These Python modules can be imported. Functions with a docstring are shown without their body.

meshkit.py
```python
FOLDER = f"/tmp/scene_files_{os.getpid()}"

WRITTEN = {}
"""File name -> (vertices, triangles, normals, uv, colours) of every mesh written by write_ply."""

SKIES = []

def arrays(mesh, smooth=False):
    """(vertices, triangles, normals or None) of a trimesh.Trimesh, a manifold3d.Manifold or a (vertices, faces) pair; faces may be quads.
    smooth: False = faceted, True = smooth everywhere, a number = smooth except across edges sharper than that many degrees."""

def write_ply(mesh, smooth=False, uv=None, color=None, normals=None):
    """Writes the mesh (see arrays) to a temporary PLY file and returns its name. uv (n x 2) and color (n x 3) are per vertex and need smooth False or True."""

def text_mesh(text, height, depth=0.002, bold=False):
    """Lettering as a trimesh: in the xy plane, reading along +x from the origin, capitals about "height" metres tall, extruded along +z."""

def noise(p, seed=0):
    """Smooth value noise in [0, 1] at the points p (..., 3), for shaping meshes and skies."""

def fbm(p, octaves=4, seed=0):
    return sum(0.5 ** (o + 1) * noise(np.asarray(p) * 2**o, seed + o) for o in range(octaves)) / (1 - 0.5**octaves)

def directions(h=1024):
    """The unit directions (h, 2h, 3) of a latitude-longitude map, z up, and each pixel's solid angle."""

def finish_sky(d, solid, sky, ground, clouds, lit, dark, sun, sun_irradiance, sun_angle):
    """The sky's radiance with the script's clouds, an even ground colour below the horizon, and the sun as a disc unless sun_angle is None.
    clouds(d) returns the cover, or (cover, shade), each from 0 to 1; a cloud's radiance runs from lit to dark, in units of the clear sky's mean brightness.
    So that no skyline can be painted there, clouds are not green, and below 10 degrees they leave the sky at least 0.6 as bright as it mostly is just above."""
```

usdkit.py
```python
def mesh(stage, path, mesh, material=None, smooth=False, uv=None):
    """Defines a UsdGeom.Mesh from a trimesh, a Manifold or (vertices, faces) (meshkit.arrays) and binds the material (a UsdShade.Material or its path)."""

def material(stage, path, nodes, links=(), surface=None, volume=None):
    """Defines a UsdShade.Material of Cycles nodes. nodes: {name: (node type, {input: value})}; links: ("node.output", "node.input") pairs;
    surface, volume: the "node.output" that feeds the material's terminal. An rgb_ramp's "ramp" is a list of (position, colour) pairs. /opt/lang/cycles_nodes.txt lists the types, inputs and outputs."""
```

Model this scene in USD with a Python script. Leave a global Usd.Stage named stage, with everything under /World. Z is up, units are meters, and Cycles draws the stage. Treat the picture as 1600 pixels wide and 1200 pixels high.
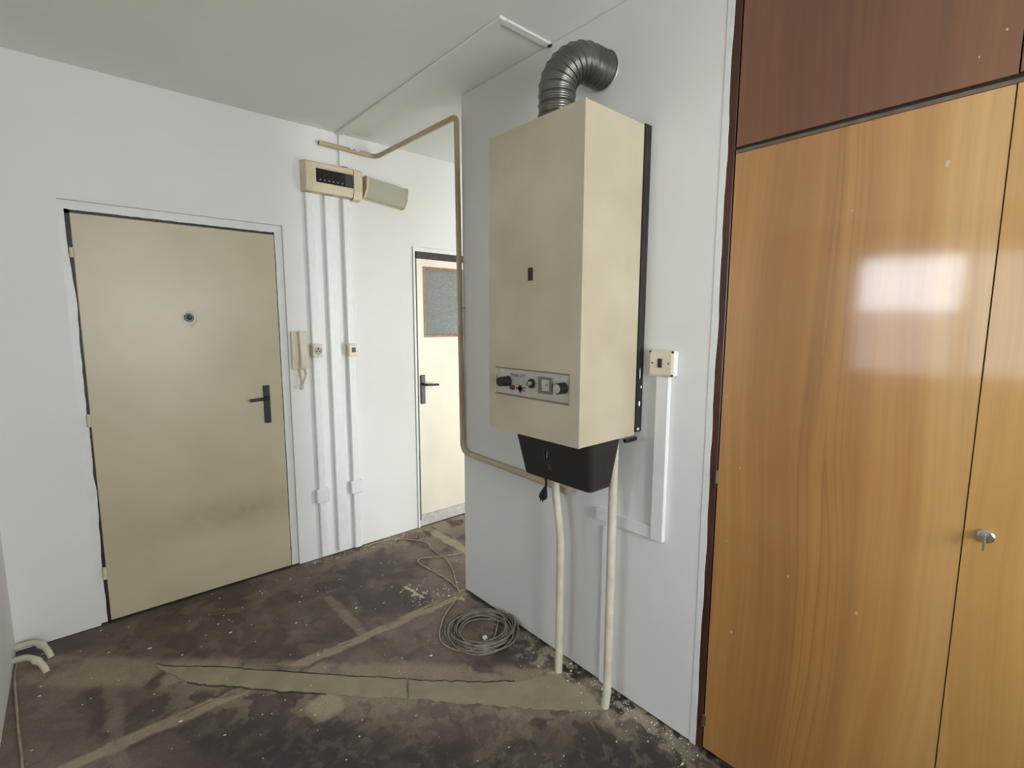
import math, random
import numpy as np, trimesh, usdkit, meshkit
from shapely.geometry import Polygon, box as sbox, LineString
from shapely import affinity
from pxr import Usd, UsdGeom, UsdLux, Gf, Sdf, UsdShade, Vt

random.seed(5)
rng = np.random.default_rng(5)
stage = Usd.Stage.CreateInMemory()
UsdGeom.SetStageUpAxis(stage, UsdGeom.Tokens.z)
UsdGeom.SetStageMetersPerUnit(stage, 1.0)
world = UsdGeom.Xform.Define(stage, '/World')
stage.SetDefaultPrim(world.GetPrim())
V = np.array

# ------------------------------------------------------------------ camera, sky, lights, exposure
EXPOSURE = 0.0
CAM = V([0.3055, 0.0, 1.4814]); YAW, PITCH, ROLL, FPX = 48.592, -7.105, 0.178, 775.28
cam = UsdGeom.Camera.Define(stage, '/World/Camera')
y_, p_, r_ = np.radians([YAW, PITCH, ROLL])
F = V([math.cos(y_)*math.cos(p_), math.sin(y_)*math.cos(p_), math.sin(p_)])
R0 = V([math.sin(y_), -math.cos(y_), 0]); U0 = np.cross(R0, F)
R = R0*math.cos(r_)+U0*math.sin(r_); U = U0*math.cos(r_)-R0*math.sin(r_)
M = np.eye(4); M[0, :3], M[1, :3], M[2, :3], M[3, :3] = R, U, -F, CAM
cam.AddTransformOp().Set(Gf.Matrix4d(M.tolist()))
cam.CreateHorizontalApertureAttr(36.0); cam.CreateVerticalApertureAttr(27.0)
cam.CreateFocalLengthAttr(FPX/1600*36.0)
cam.CreateClippingRangeAttr(Gf.Vec2f(0.02, 100))
cam.CreateExposureAttr(EXPOSURE)

dome = UsdLux.DomeLight.Define(stage, '/World/Sky')
dome.CreateIntensityAttr(1.1); dome.CreateColorAttr(Gf.Vec3f(0.92, 0.985, 1.05))

def area_light(name, center, direction, w, h, inten, color):
    l = UsdLux.RectLight.Define(stage, '/World/' + name)
    l.CreateWidthAttr(w); l.CreateHeightAttr(h); l.CreateIntensityAttr(inten); l.CreateColorAttr(Gf.Vec3f(*color))
    d = V(direction, float); d /= np.linalg.norm(d)
    up = V([0, 0, 1.0]); x = np.cross(up, -d); x /= np.linalg.norm(x); yv = np.cross(-d, x)
    m = np.eye(4); m[0, :3], m[1, :3], m[2, :3], m[3, :3] = x, yv, -d, center
    l.AddTransformOp().Set(Gf.Matrix4d(m.tolist()))

# daylight just outside the three windows of the flat
area_light('DaylightLiving', (-3.28, 1.22, 1.92), (1, 0, 0), 0.95, 0.60, 8.5, (0.86, 0.97, 1.10))
area_light('DaylightBack', (0.95, -1.83, 1.55), (0, 1, 0), 1.25, 1.3, 16.5, (0.965, 1.0, 1.02))
area_light('DaylightKitchen', (3.08, 0.64, 1.16), (0, 1, 0), 0.95, 2.05, 10.8, (1.0, 1.0, 0.96))

# ------------------------------------------------------------------ helpers
names = {}
def numbered(path):
    n = names.get(path, 0); names[path] = n + 1
    return path if n == 0 else '%s_%03d' % (path, n)
def tag(prim, label=None, cat=None, group=None, kind=None):
    p = prim.GetPrim() if hasattr(prim, 'GetPrim') else prim
    for k, v in (('label', label), ('category', cat), ('group', group), ('kind', kind)):
        if v: p.SetCustomDataByKey(k, v)
    return prim
def obj(name, mesh, mat, parent=None, smooth=False, label=None, cat=None, kind=None, group=None):
    base = '/World' if parent is None else str(parent.GetPath())
    m = usdkit.mesh(stage, numbered(base + '/' + name), mesh, mat, smooth=smooth)
    return tag(m, label, cat, group, kind)
def thing(name, label, cat, kind=None, group=None):
    x = UsdGeom.Xform.Define(stage, numbered('/World/' + name))
    return tag(x, label, cat, group, kind)
def cat_(*ms):
    ms = [m for q in ms for m in (q if isinstance(q, (list, tuple)) else [q])]
    return trimesh.util.concatenate(ms)
def bx(x0, x1, y0, y1, z0, z1, b=0.0):
    lo, hi = V([x0, y0, z0]), V([x1, y1, z1])
    if b <= 0:
        m = trimesh.creation.box(hi-lo); m.apply_translation((lo+hi)/2); return m
    pts = []
    for s in np.ndindex(2, 2, 2):
        c = np.where(s, hi, lo).astype(float); inn = np.where(s, -1, 1)*b
        for k in range(3):
            q = c + inn; q[k] = c[k]; pts.append(q)
    return trimesh.convex.convex_hull(np.array(pts))
def hull(pts): return trimesh.convex.convex_hull(np.array(pts, float))
def extrude(poly, depth):
    gs = getattr(poly, 'geoms', [poly])
    return cat_([trimesh.creation.extrude_polygon(g, depth, engine='earcut') for g in gs if g.area > 1e-9])
def to_y(m, y0):
    """polygon in (x,z), extruded +depth -> world with depth running toward -y from y0"""
    v = m.vertices.copy(); m.vertices = np.c_[v[:, 0], y0 - v[:, 2], v[:, 1]]; return m
def to_x(m, x0):
    """polygon in (u,z), u = -y, extruded depth runs toward -x from x0"""
    v = m.vertices.copy(); m.vertices = np.c_[x0 - v[:, 2], -v[:, 0], v[:, 1]]; return m
def fillet(pts, r, n=7):
    pts = [V(p, float) for p in pts]; out = [pts[0]]
    for i in range(1, len(pts)-1):
        a, b, c = pts[i-1], pts[i], pts[i+1]
        rr = min(r, np.linalg.norm(a-b)*.49, np.linalg.norm(c-b)*.49)
        s = b+(a-b)/np.linalg.norm(a-b)*rr; e = b+(c-b)/np.linalg.norm(c-b)*rr
        for t in np.linspace(0, 1, n): out.append((1-t)**2*s+2*t*(1-t)*b+t*t*e)
    out.append(pts[-1]); return np.array(out)
def smooth_path(pts, per=8):
    p = np.array(pts, float); p = np.vstack([2*p[0]-p[1], p, 2*p[-1]-p[-2]]); out = []
    for i in range(1, len(p)-2):
        for t in np.linspace(0, 1, per, endpoint=False):
            a, b, c, d = p[i-1:i+3]
            out.append(.5*((2*b)+(c-a)*t+(2*a-5*b+4*c-d)*t*t+(3*b-a-3*c+d)*t**3))
    out.append(p[-2]); return np.array(out)
def tube(path, r, n=12, caps=True):
    p = np.asarray(path, float); k = len(p); rr = np.broadcast_to(r, (k,))
    t = np.gradient(p, axis=0); t /= np.linalg.norm(t, axis=1, keepdims=True)+1e-12
    u = np.cross(t[0], [0, 0, 1.0] if abs(t[0][2]) < .9 else [1.0, 0, 0]); u /= np.linalg.norm(u)
    ang = np.arange(n)*2*np.pi/n; vs = []
    for i in range(k):
        u = u - t[i]*(u@t[i]); u /= np.linalg.norm(u); w = np.cross(t[i], u)
        vs.append(p[i]+rr[i]*(np.cos(ang)[:, None]*u+np.sin(ang)[:, None]*w))
    v = np.vstack(vs); f = []
    i, j = np.meshgrid(np.arange(k-1), np.arange(n), indexing='ij'); j2 = (j+1) % n
    q = np.stack([i*n+j, i*n+j2, (i+1)*n+j2, (i+1)*n+j], -1).reshape(-1, 4)
    f = np.vstack([q[:, [0, 1, 2]], q[:, [0, 2, 3]]])
    if caps:
        v = np.vstack([v, p[0], p[-1]]); a = np.arange(n); b = (a+1) % n
        f = np.vstack([f, np.c_[np.full(n, k*n), b, a], np.c_[np.full(n, k*n+1), (k-1)*n+a, (k-1)*n+b]])
    return trimesh.Trimesh(v, f, process=False)
def cyl(p0, p1, r, n=24, r1=None):
    """solid round bar with a small chamfer at both ends"""
    p0, p1 = V(p0, float), V(p1, float); L = np.linalg.norm(p1-p0); d = (p1-p0)/L; r1 = r if r1 is None else r1
    c = min(.12*min(r, r1), L*.2)
    return tube([p0, p0+d*c*.01, p0+d*c, p1-d*c, p1-d*c*.01, p1], [max(r-c, 1e-5)]*2+[r, r1]+[max(r1-c, 1e-5)]*2, n)
def lathe_y(cx, cz, prof, n=32):
    """ring about the y axis through (cx, cz); prof: (radius, y) pairs"""
    a = np.arange(n)*2*np.pi/n; k = len(prof)
    v = np.vstack([np.c_[cx+r*np.cos(a), np.full(n, yy), cz+r*np.sin(a)] for r, yy in prof])
    i, j = np.meshgrid(np.arange(k-1), np.arange(n), indexing='ij'); j2 = (j+1) % n
    q = np.stack([i*n+j, i*n+j2, (i+1)*n+j2, (i+1)*n+j], -1).reshape(-1, 4)
    return trimesh.Trimesh(v, np.vstack([q[:, [0, 1, 2]], q[:, [0, 2, 3]]]), process=False)
def sphere(c, r, s=(1, 1, 1), sub=2):
    m = trimesh.creation.icosphere(sub, 1.0); m.vertices = m.vertices*V(s)*r+V(c); return m
def wavy(n, amp, freq, seed, x=None):
    x = np.linspace(0, 1, n) if x is None else x
    return (meshkit.fbm(np.c_[x*freq, np.full(len(x), seed*7.3), np.zeros(len(x))], 4, seed)-.5)*2*amp
def sm(a, b, x): t = np.clip((x-a)/(b-a), 0, 1); return t*t*(3-2*t)

# ------------------------------------------------------------------ materials
L = '/World/Looks/'
UsdGeom.Scope.Define(stage, '/World/Looks')
def srgb(r, g, b): return tuple(((c/255+.055)/1.055)**2.4 if c > 10 else c/255/12.92 for c in (r, g, b))
def plain(name, col, rough=.5, metal=0.0, **kw):
    return usdkit.material(stage, L+name, {'p': ('principled_bsdf', {'base_color': col, 'roughness': rough, 'metallic': metal, **kw})}, surface='p.BSDF')
def mottled(name, c1, c2, scale=8, rough=.5, bump=0.0, bscale=60, lo=.35, hi=.65, detail=4, **kw):
    n = {'g': ('geometry', {}), 'n': ('noise_texture', {'scale': scale, 'detail': detail}), 'r': ('rgb_ramp', {'ramp': [(lo, c1), (hi, c2)]}),
         'p': ('principled_bsdf', {'roughness': rough, **kw})}
    l = [('g.position', 'n.vector'), ('n.fac', 'r.fac'), ('r.color', 'p.base_color')]
    if bump:
        n['n2'] = ('noise_texture', {'scale': bscale, 'detail': 3}); n['b'] = ('bump', {'strength': bump, 'distance': .004})
        l += [('g.position', 'n2.vector'), ('n2.fac', 'b.height'), ('b.normal', 'p.normal')]
    return usdkit.material(stage, L+name, n, l, surface='p.BSDF')

def wall_material(name, c1, c2, rough=.65):
    n = {'g': ('geometry', {}), 'n': ('noise_texture', {'scale': 1.6, 'detail': 3}), 'r': ('rgb_ramp', {'ramp': [(.3, c1), (.7, c2)]}),
         'n2': ('noise_texture', {'scale': 4.0, 'detail': 2}), 'n3': ('noise_texture', {'scale': 90.0, 'detail': 3}), 'mx': ('mix_float', {'fac': .06}),
         'b': ('bump', {'strength': .35, 'distance': .012}), 'p': ('principled_bsdf', {'roughness': rough, 'specular_ior_level': .35})}
    l = [('g.position', 'n.vector'), ('g.position', 'n2.vector'), ('g.position', 'n3.vector'), ('n.fac', 'r.fac'), ('r.color', 'p.base_color'),
         ('n2.fac', 'mx.a'), ('n3.fac', 'mx.b'), ('mx.result', 'b.height'), ('b.normal', 'p.normal')]
    return usdkit.material(stage, L+name, n, l, surface='p.BSDF')
WALL = wall_material('white_wall_paint', (.745, .745, .715), (.785, .785, .755))
CEIL = wall_material('ceiling_paint', (.80, .80, .765), (.83, .83, .795), .8)
WHITE = mottled('white_gloss_paint', (.74, .74, .715), (.78, .78, .755), 14, .42, .12, 40)
TRUNK = mottled('painted_plastic', (.75, .755, .735), (.79, .795, .775), 18, .4, .08, 50)
DOOR = mottled('beige_door_paint', srgb(176, 164, 136), srgb(188, 178, 150), 2.2, .38, .05, 30)
DOOR2 = mottled('cream_door_paint', srgb(232, 225, 205), srgb(240, 233, 215), 3, .35, .04, 30)
DARKGAP = mottled('dark_brown_paint', (.012, .009, .008), (.03, .022, .018), 20, .5)
BLACK = plain('black_plastic', (.012, .011, .011), .35)
BLACK2 = plain('black_handle', (.016, .014, .013), .42)
BROWNH = plain('brown_handle', (.030, .020, .018), .35)
BEIGE = mottled('boiler_enamel', srgb(184, 173, 148), srgb(196, 186, 162), 4, .36, .03, 25)
PANEL = mottled('brushed_panel', (.48, .47, .43), (.56, .55, .51), 30, .4, metallic=.35)
COVER = mottled('brown_black_cover', (.014, .0105, .009), (.020, .015, .013), 8, .42)
GREY = plain('grey_frame', srgb(120, 114, 96), .45)
DIALW = plain('dial_white', (.62, .61, .56), .4)
RED = plain('maroon_print', srgb(96, 40, 38), .5)
PRINT = plain('grey_print', (.05, .05, .045), .5)
FACE = mottled('knob_face', (.42, .41, .38), (.5, .49, .46), 200, .35, metallic=.4)
METAL = plain('bright_metal', (.6, .6, .6), .25, 1.0)
CREAM = mottled('cream_plastic', srgb(205, 190, 160), srgb(214, 200, 172), 12, .4)
CREAM2 = mottled('ivory_plastic', srgb(216, 206, 182), srgb(224, 215, 194), 12, .35)
WINDOWD = plain('smoked_window', (.014, .013, .014), .14)
LAMP = plain('lamp_diffuser', srgb(176, 172, 150), .22, transmission_weight=.12)
PIPE = mottled('pipe_enamel', srgb(198, 191, 172), srgb(214, 208, 190), 16, .3, .1, 60)
GASPIPE = mottled('tan_pipe_paint', srgb(176, 156, 126), srgb(196, 182, 154), 5, .35, .1, 60)
DUCT = mottled('dull_aluminium', (.15, .14, .125), (.21, .20, .185), 12, .29, metallic=.9)
CABLE = mottled('grey_cable', srgb(114, 106, 96), srgb(142, 133, 121), 30, .55)
CABLE2 = mottled('beige_cable', srgb(150, 138, 118), srgb(172, 160, 140), 30, .55)
FLAKE = plain('paint_flake', (.80, .78, .72), .6)
SCREED = mottled('green_grey_screed', srgb(136, 128, 107), srgb(158, 149, 126), 9, .8, .35, 120, .3, .7, 6)
PAPER = plain('warning_mark', (.12, .12, .12), .5)
BEAD = mottled('varnished_bead', srgb(140, 98, 66), srgb(164, 120, 86), 30, .4)
BRKW = plain('breaker_grey', (.35, .35, .34), .4)
DUST = mottled('grey_rail', srgb(96, 82, 66), srgb(112, 98, 80), 30, .6)
FRAMEB = mottled('red_brown_frame', srgb(64, 34, 26), srgb(84, 46, 34), 6, .4, .1, 20)

def wood(name, tones, seed, fig_y, fig_w, slope=0.0):
    """vertical veneer: noise squeezed along z on a sideways-warped coordinate, soft streaks, and one band of dark growth lines around y = fig_y"""
    n = {'g': ('geometry', {}),
         'm0': ('mapping', {'scale': (1, .9, .45), 'location': (seed, seed*1.7, seed*.3)}), 'w': ('noise_texture', {'scale': 1.5, 'detail': 2}),
         'w1': ('math', {'math_type': 'subtract', 'value2': .5}), 'w2': ('math', {'math_type': 'multiply', 'value2': .17}),
         's': ('separate_xyz', {}), 'ya': ('math', {'math_type': 'add'}), 'z1': ('math', {'math_type': 'multiply', 'value2': .022}), 'c': ('combine_xyz', {'x': seed}),
         'n1': ('noise_texture', {'scale': 5.0, 'detail': 3, 'roughness': .5}), 'n2': ('noise_texture', {'scale': 48.0, 'detail': 5, 'roughness': .65}),
         'r1': ('rgb_ramp', {'ramp': tones}),
         'f1': ('math', {'math_type': 'subtract', 'value2': fig_y}), 'sl': ('math', {'math_type': 'multiply_add', 'value2': slope}), 'f2': ('math', {'math_type': 'divide', 'value2': fig_w}), 'f3': ('math', {'math_type': 'multiply'}),
         'f4': ('math', {'math_type': 'subtract', 'value1': 1.0, 'use_clamp': True}),
         'n3': ('noise_texture', {'scale': 6.0, 'detail': 2}), 'k': ('math', {'math_type': 'multiply', 'value2': 17.0}), 'fr': ('math', {'math_type': 'fraction'}),
         'r3': ('rgb_ramp', {'ramp': [(0, (.70, .63, .56)), (.16, (.86, .82, .77)), (.42, (.93, .90, .86)), (.88, (.95, .92, .88)), (1, (.80, .74, .68))]}),
         'r2': ('rgb_ramp', {'ramp': [(.3, (.87, .86, .84)), (.68, (1.06, 1.06, 1.06))]}),
         'mu': ('mix', {'mix_type': 'multiply', 'fac': 1.0}), 'mu2': ('mix', {'mix_type': 'multiply'}),
         'bn': ('noise_texture', {'scale': 5, 'detail': 1}), 'b': ('bump', {'strength': .10, 'distance': .006}),
         'p': ('principled_bsdf', {'roughness': .42, 'specular_ior_level': .6, 'coat_weight': 1.0, 'coat_ior': 1.6, 'coat_roughness': .085})}
    l = [('g.position', 'm0.vector'), ('m0.vector', 'w.vector'), ('w.fac', 'w1.value1'), ('w1.value', 'w2.value1'), ('g.position', 's.vector'),
         ('s.y', 'ya.value1'), ('w2.value', 'ya.value2'), ('s.z', 'z1.value1'), ('ya.value', 'c.y'), ('z1.value', 'c.z'),
         ('c.vector', 'n1.vector'), ('c.vector', 'n2.vector'), ('c.vector', 'n3.vector'),
         ('ya.value', 'f1.value1'), ('f1.value', 'f2.value1'), ('f2.value', 'f3.value1'), ('f2.value', 'f3.value2'), ('f3.value', 'f4.value2'),
         ('f1.value', 'sl.value1'), ('n1.fac', 'sl.value3'), ('sl.value', 'r1.fac'), ('n2.fac', 'r2.fac'), ('n3.fac', 'k.value1'), ('k.value', 'fr.value1'), ('fr.value', 'r3.fac'), ('f4.value', 'mu2.fac'),
         ('r1.color', 'mu.color1'), ('r2.color', 'mu.color2'), ('mu.color', 'mu2.color1'), ('r3.color', 'mu2.color2'),
         ('mu2.color', 'p.base_color'), ('g.position', 'bn.vector'), ('bn.fac', 'b.height'), ('b.normal', 'p.normal'), ('b.normal', 'p.coat_normal')]
    return usdkit.material(stage, L+name, n, l, surface='p.BSDF')
WOODL = wood('honey_veneer', [(.3, srgb(168, 118, 62)), (.45, srgb(184, 133, 72)), (.58, srgb(194, 147, 84)), (.75, srgb(204, 161, 100))], 3.1, .45, .085, -.75)
WOODL2 = wood('yellow_veneer', [(.3, srgb(182, 134, 72)), (.45, srgb(192, 146, 80)), (.6, srgb(200, 156, 88)), (.8, srgb(206, 166, 98))], 8.4, -.12, .06)
WOODU = wood('brown_veneer', [(.3, srgb(104, 60, 30)), (.45, srgb(114, 68, 35)), (.6, srgb(122, 75, 40)), (.8, srgb(130, 83, 46))], 3.1, .46, .08, -.3)

glass_nodes = {'t': ('transparent_bsdf', {}), 'g': ('glossy_bsdf', {'roughness': .02}), 'f': ('fresnel', {'IOR': 1.45}), 'm': ('mix_closure', {})}
PANE = usdkit.material(stage, L+'window_glass', glass_nodes, [('f.fac', 'm.fac'), ('t.BSDF', 'm.closure1'), ('g.BSDF', 'm.closure2')], surface='m.closure')
FROST = usdkit.material(stage, L+'patterned_glass', {'g': ('geometry', {}), 'v': ('voronoi_texture', {'scale': 110.0}), 'b': ('bump', {'strength': .8, 'distance': .004}),
    'p': ('principled_bsdf', {'base_color': (.20, .225, .21), 'roughness': .16, 'specular_ior_level': .6})},
    [('g.position', 'v.vector'), ('v.distance', 'b.height'), ('b.normal', 'p.normal')], surface='p.BSDF')

# ------------------------------------------------------------------ structure
W, D, C, H = 1.8414, 3.0288, 2.1315, 2.594
TW = .10                                                  # boiler wall thickness
def struct(name, mesh, mat, label, cat, parent=None, smooth=False):
    return obj(name, mesh, mat, parent, smooth, label, cat, None if parent else 'structure')

# floor: one fine sheet whose colour (worn paint, glue, scraped strips) is an attribute of the sheet
fl = thing('floor', 'bare dark brown concrete floor with worn glue, scraped strips and paint spots', 'floor', 'structure')
xs = np.unique(np.r_[np.linspace(-3.1, 0, 12), np.arange(0, 2.6, .0048), np.linspace(2.6, 3.6, 20)])
ys = np.unique(np.r_[np.linspace(-2.4, .5, 20), np.arange(.5, 3.16, .0048)])
gx, gy = np.meshgrid(xs, ys, indexing='ij')
P = np.stack([gx, gy, np.zeros_like(gx)], -1)
fb = lambda s, o=4, seed=0: meshkit.fbm(P*s, o, seed)
wx, wy = (fb(9, 6, 11)-.5)*.13, (fb(9, 6, 12)-.5)*.13
Q = P + np.stack([wx, wy, 0*wx], -1)
fq = lambda s, o=4, seed=0: meshkit.fbm(Q*s, o, seed)
t_tr = (gx-.352)*.735-(gy-2.628)*.68                     # along the trench
d_tr = (gx-.352)*.68+(gy-2.628)*.735                      # across the trench (upper edge ~0)
A, B = V(srgb(117, 101, 93)), V(srgb(82, 71, 68))
col = A + (B-A)*np.clip(sm(.40, .62, fq(2.6, 5, 1))+.75*sm(-.15, -.40, d_tr)*sm(.2, .6, gx), 0, 1)[..., None]
col = col*(.80+.24*fq(24, 4, 2)+.18*fq(55, 3, 24))[..., None]
def lay(mask, c): 
    global col
    col = col + (V(c)-col)*np.clip(mask, 0, 1)[..., None]
# dusty paler zones: alcove, along the front wall, beside the trench
dust = .6*sm(.25, 0, np.abs(gy-3.0)-.02)*sm(1.1, 1.5, gx) + .45*sm(1.6, 2.1, gx)*sm(2.0, 2.4, gy) + .75*sm(.06, .0, np.abs(d_tr+.06)-.06)
lay(dust*sm(.28, .60, fq(13, 6, 3)), srgb(158, 142, 122))
lay(.24*sm(.48, .70, fq(12, 6, 4)), srgb(152, 138, 120))
lay(.34*sm(.585, .64, fq(34, 5, 5))*sm(2.3, 1.2, gy), srgb(160, 148, 128))
lay(.8*sm(.05, .0, np.abs(d_tr+.055)-.045)*sm(1.0, .45, t_tr)*sm(-.25, .05, t_tr)*sm(.22, .5, fq(15, 6, 25)), srgb(150, 139, 118))
# light blotches on the near side of the trench
blot = sm(.57, .62, fq(19, 6, 6)+.16*sm(.16, .02, np.abs(d_tr+.20))-.02)
lay(.42*blot*sm(-.5, -.16, d_tr)*sm(.02, -.06, d_tr)*sm(.15, .5, t_tr), srgb(160, 150, 126))
lay(.9*sm(.075, .045, np.hypot((gx-.93+wx*.6), (gy-1.80+wy*.6)*.85)), srgb(166, 154, 130))
# old partition lines
def strip(mask_d, half, c, k=.8, seed=7):
    lay(k*sm(half+.012, half-.006, np.abs(mask_d+(fq(14, 4, seed)-.5)*.035))*sm(.25, .5, fq(16, 4, seed+1)+.12), c)
on1 = sm(.10, .2, gx)*sm(1.9, 1.8, gx)*(1-.55*sm(.06, .0, np.abs(d_tr+.06)-.05))
strip(np.where(on1 > .5, gy-2.10, 9), .026, srgb(164, 150, 128))
strip(np.where((gy > 2.2), gx-2.12, 9), .03, srgb(176, 160, 136), .8, 9)
strip(np.where((gy > 2.12) & (gy < 2.56), gx-1.232, 9), .022, srgb(146, 132, 116), .6, 10)
strip(np.where((gy > 1.9) & (gy < 2.5), gx-.31, 9), .022, srgb(138, 124, 110), .5, 13)
lay(.85*sm(.006, .001, np.abs(gy-2.112+(fq(9, 4, 15)-.5)*.018))*on1*sm(.4, .55, fq(6, 3, 16)), (.035, .03, .026))
# residue islands
for cx_, cy_, rr_ in [(1.61, 2.287, .035), (1.66, 2.33, .022), (1.60, 2.245, .02), (1.67, 2.23, .018), (1.74, 2.12, .03)]:
    lay(.9*sm(1.0, .75, np.hypot(gx-cx_+wx*1.6, gy-cy_+wy*1.6)/rr_+1.6*(fb(26, 3, 77)-.5)), srgb(200, 188, 160))
# dark damp band at the foot of the boiler wall, pale crumbs band by the pipes
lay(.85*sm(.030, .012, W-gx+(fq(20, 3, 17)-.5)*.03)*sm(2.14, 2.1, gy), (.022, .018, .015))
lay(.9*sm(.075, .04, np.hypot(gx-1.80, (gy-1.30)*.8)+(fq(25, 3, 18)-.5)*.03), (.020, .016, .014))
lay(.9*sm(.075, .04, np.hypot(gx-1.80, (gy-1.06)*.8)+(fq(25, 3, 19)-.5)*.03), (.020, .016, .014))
lay(.7*sm(.14, .02, np.abs(W-gx-.07))*sm(.45, .6, fq(30, 4, 20))*sm(1.8, 1.4, gy), srgb(176, 166, 144))
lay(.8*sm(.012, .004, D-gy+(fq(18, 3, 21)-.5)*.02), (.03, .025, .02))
col = col*(1-.42*sm(-.20, -.42, d_tr)*sm(.25, .7, gx))[..., None]   # darker, less trodden glue on the near side
lay(1.0*(gx < -.05), srgb(196, 172, 138))                  # the side room has a pale wooden floor
hz = -(.0012*fq(30, 3, 22)+.0008*fq(90, 2, 23))-.0005
hz -= .004*sm(.05, .02, np.hypot(gx-1.80, gy-1.30))+.004*sm(.05, .02, np.hypot(gx-1.80, gy-1.06))
fv = np.stack([gx, gy, hz], -1).reshape(-1, 3)
nx, ny = len(xs), len(ys)
ii, jj = np.meshgrid(np.arange(nx-1), np.arange(ny-1), indexing='ij')
fq4 = np.stack([ii*ny+jj, (ii+1)*ny+jj, (ii+1)*ny+jj+1, ii*ny+jj+1], -1).reshape(-1, 4)
FLOORM = usdkit.material(stage, L+'worn_concrete', {'a': ('attribute', {'attribute': 'albedo'}), 'g': ('geometry', {}),
    'n': ('noise_texture', {'scale': 160.0, 'detail': 4}), 'r': ('rgb_ramp', {'ramp': [(.3, (.78, .78, .78)), (.7, (1.15, 1.15, 1.15))]}), 'm': ('mix', {'mix_type': 'multiply', 'fac': 1.0}),
    'b': ('bump', {'strength': .4, 'distance': .003}), 'p': ('principled_bsdf', {'roughness': .62, 'specular_ior_level': .4})},
    [('g.position', 'n.vector'), ('n.fac', 'r.fac'), ('a.color', 'm.color1'), ('r.color', 'm.color2'), ('m.color', 'p.base_color'), ('n.fac', 'b.height'), ('b.normal', 'p.normal')], surface='p.BSDF')
fm = obj('concrete', (fv, fq4), FLOORM, fl, True)
UsdGeom.PrimvarsAPI(fm).CreatePrimvar('albedo', Sdf.ValueTypeNames.Color3fArray, 'vertex').Set(Vt.Vec3fArray.FromNumpy(np.clip(col, 0, 1).reshape(-1, 3).astype(np.float32)))

# trench filled with green-grey screed: two cast pieces with broken edges and a crack between
def edge(pts, n, amp, seed):
    p = smooth_path(pts, n); k = len(p); s = np.linspace(0, 1, k)
    d = np.gradient(p, axis=0); nrm = np.c_[-d[:, 1], d[:, 0]]; nrm /= np.linalg.norm(nrm, axis=1, keepdims=True)
    return p + nrm*(wavy(k, amp, 26, seed, s)+wavy(k, amp*.6, 90, seed+3, s))[:, None]
up_a = edge([(.46, 2.51), (.53, 2.435), (.64, 2.335), (.78, 2.19), (1.03, 1.925), (1.235, 1.716)], 16, .006, 31)
lo_a = edge([(.465, 2.485), (.52, 2.36), (.575, 2.265), (.66, 2.175), (.751, 2.075), (.97, 1.84), (1.185, 1.622)], 16, .008, 32)
up_b = edge([(1.242, 1.709), (1.40, 1.555), (1.56, 1.417), (1.70, 1.345), (1.74, 1.31)], 16, .010, 33)
lo_b = edge([(1.192, 1.615), (1.33, 1.46), (1.475, 1.315), (1.62, 1.16), (1.73, 1.07)], 16, .014, 34)
for a, b in ((up_a, lo_a), (up_b, lo_b)):
    pg = Polygon(np.vstack([a, b[::-1]])).buffer(0)
    m = extrude(pg, .0022); m.apply_translation((0, 0, -.0012))
    obj('screed_patch', m, SCREED, fl, label='green-grey screed filling the old pipe trench')
cr = []
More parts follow.
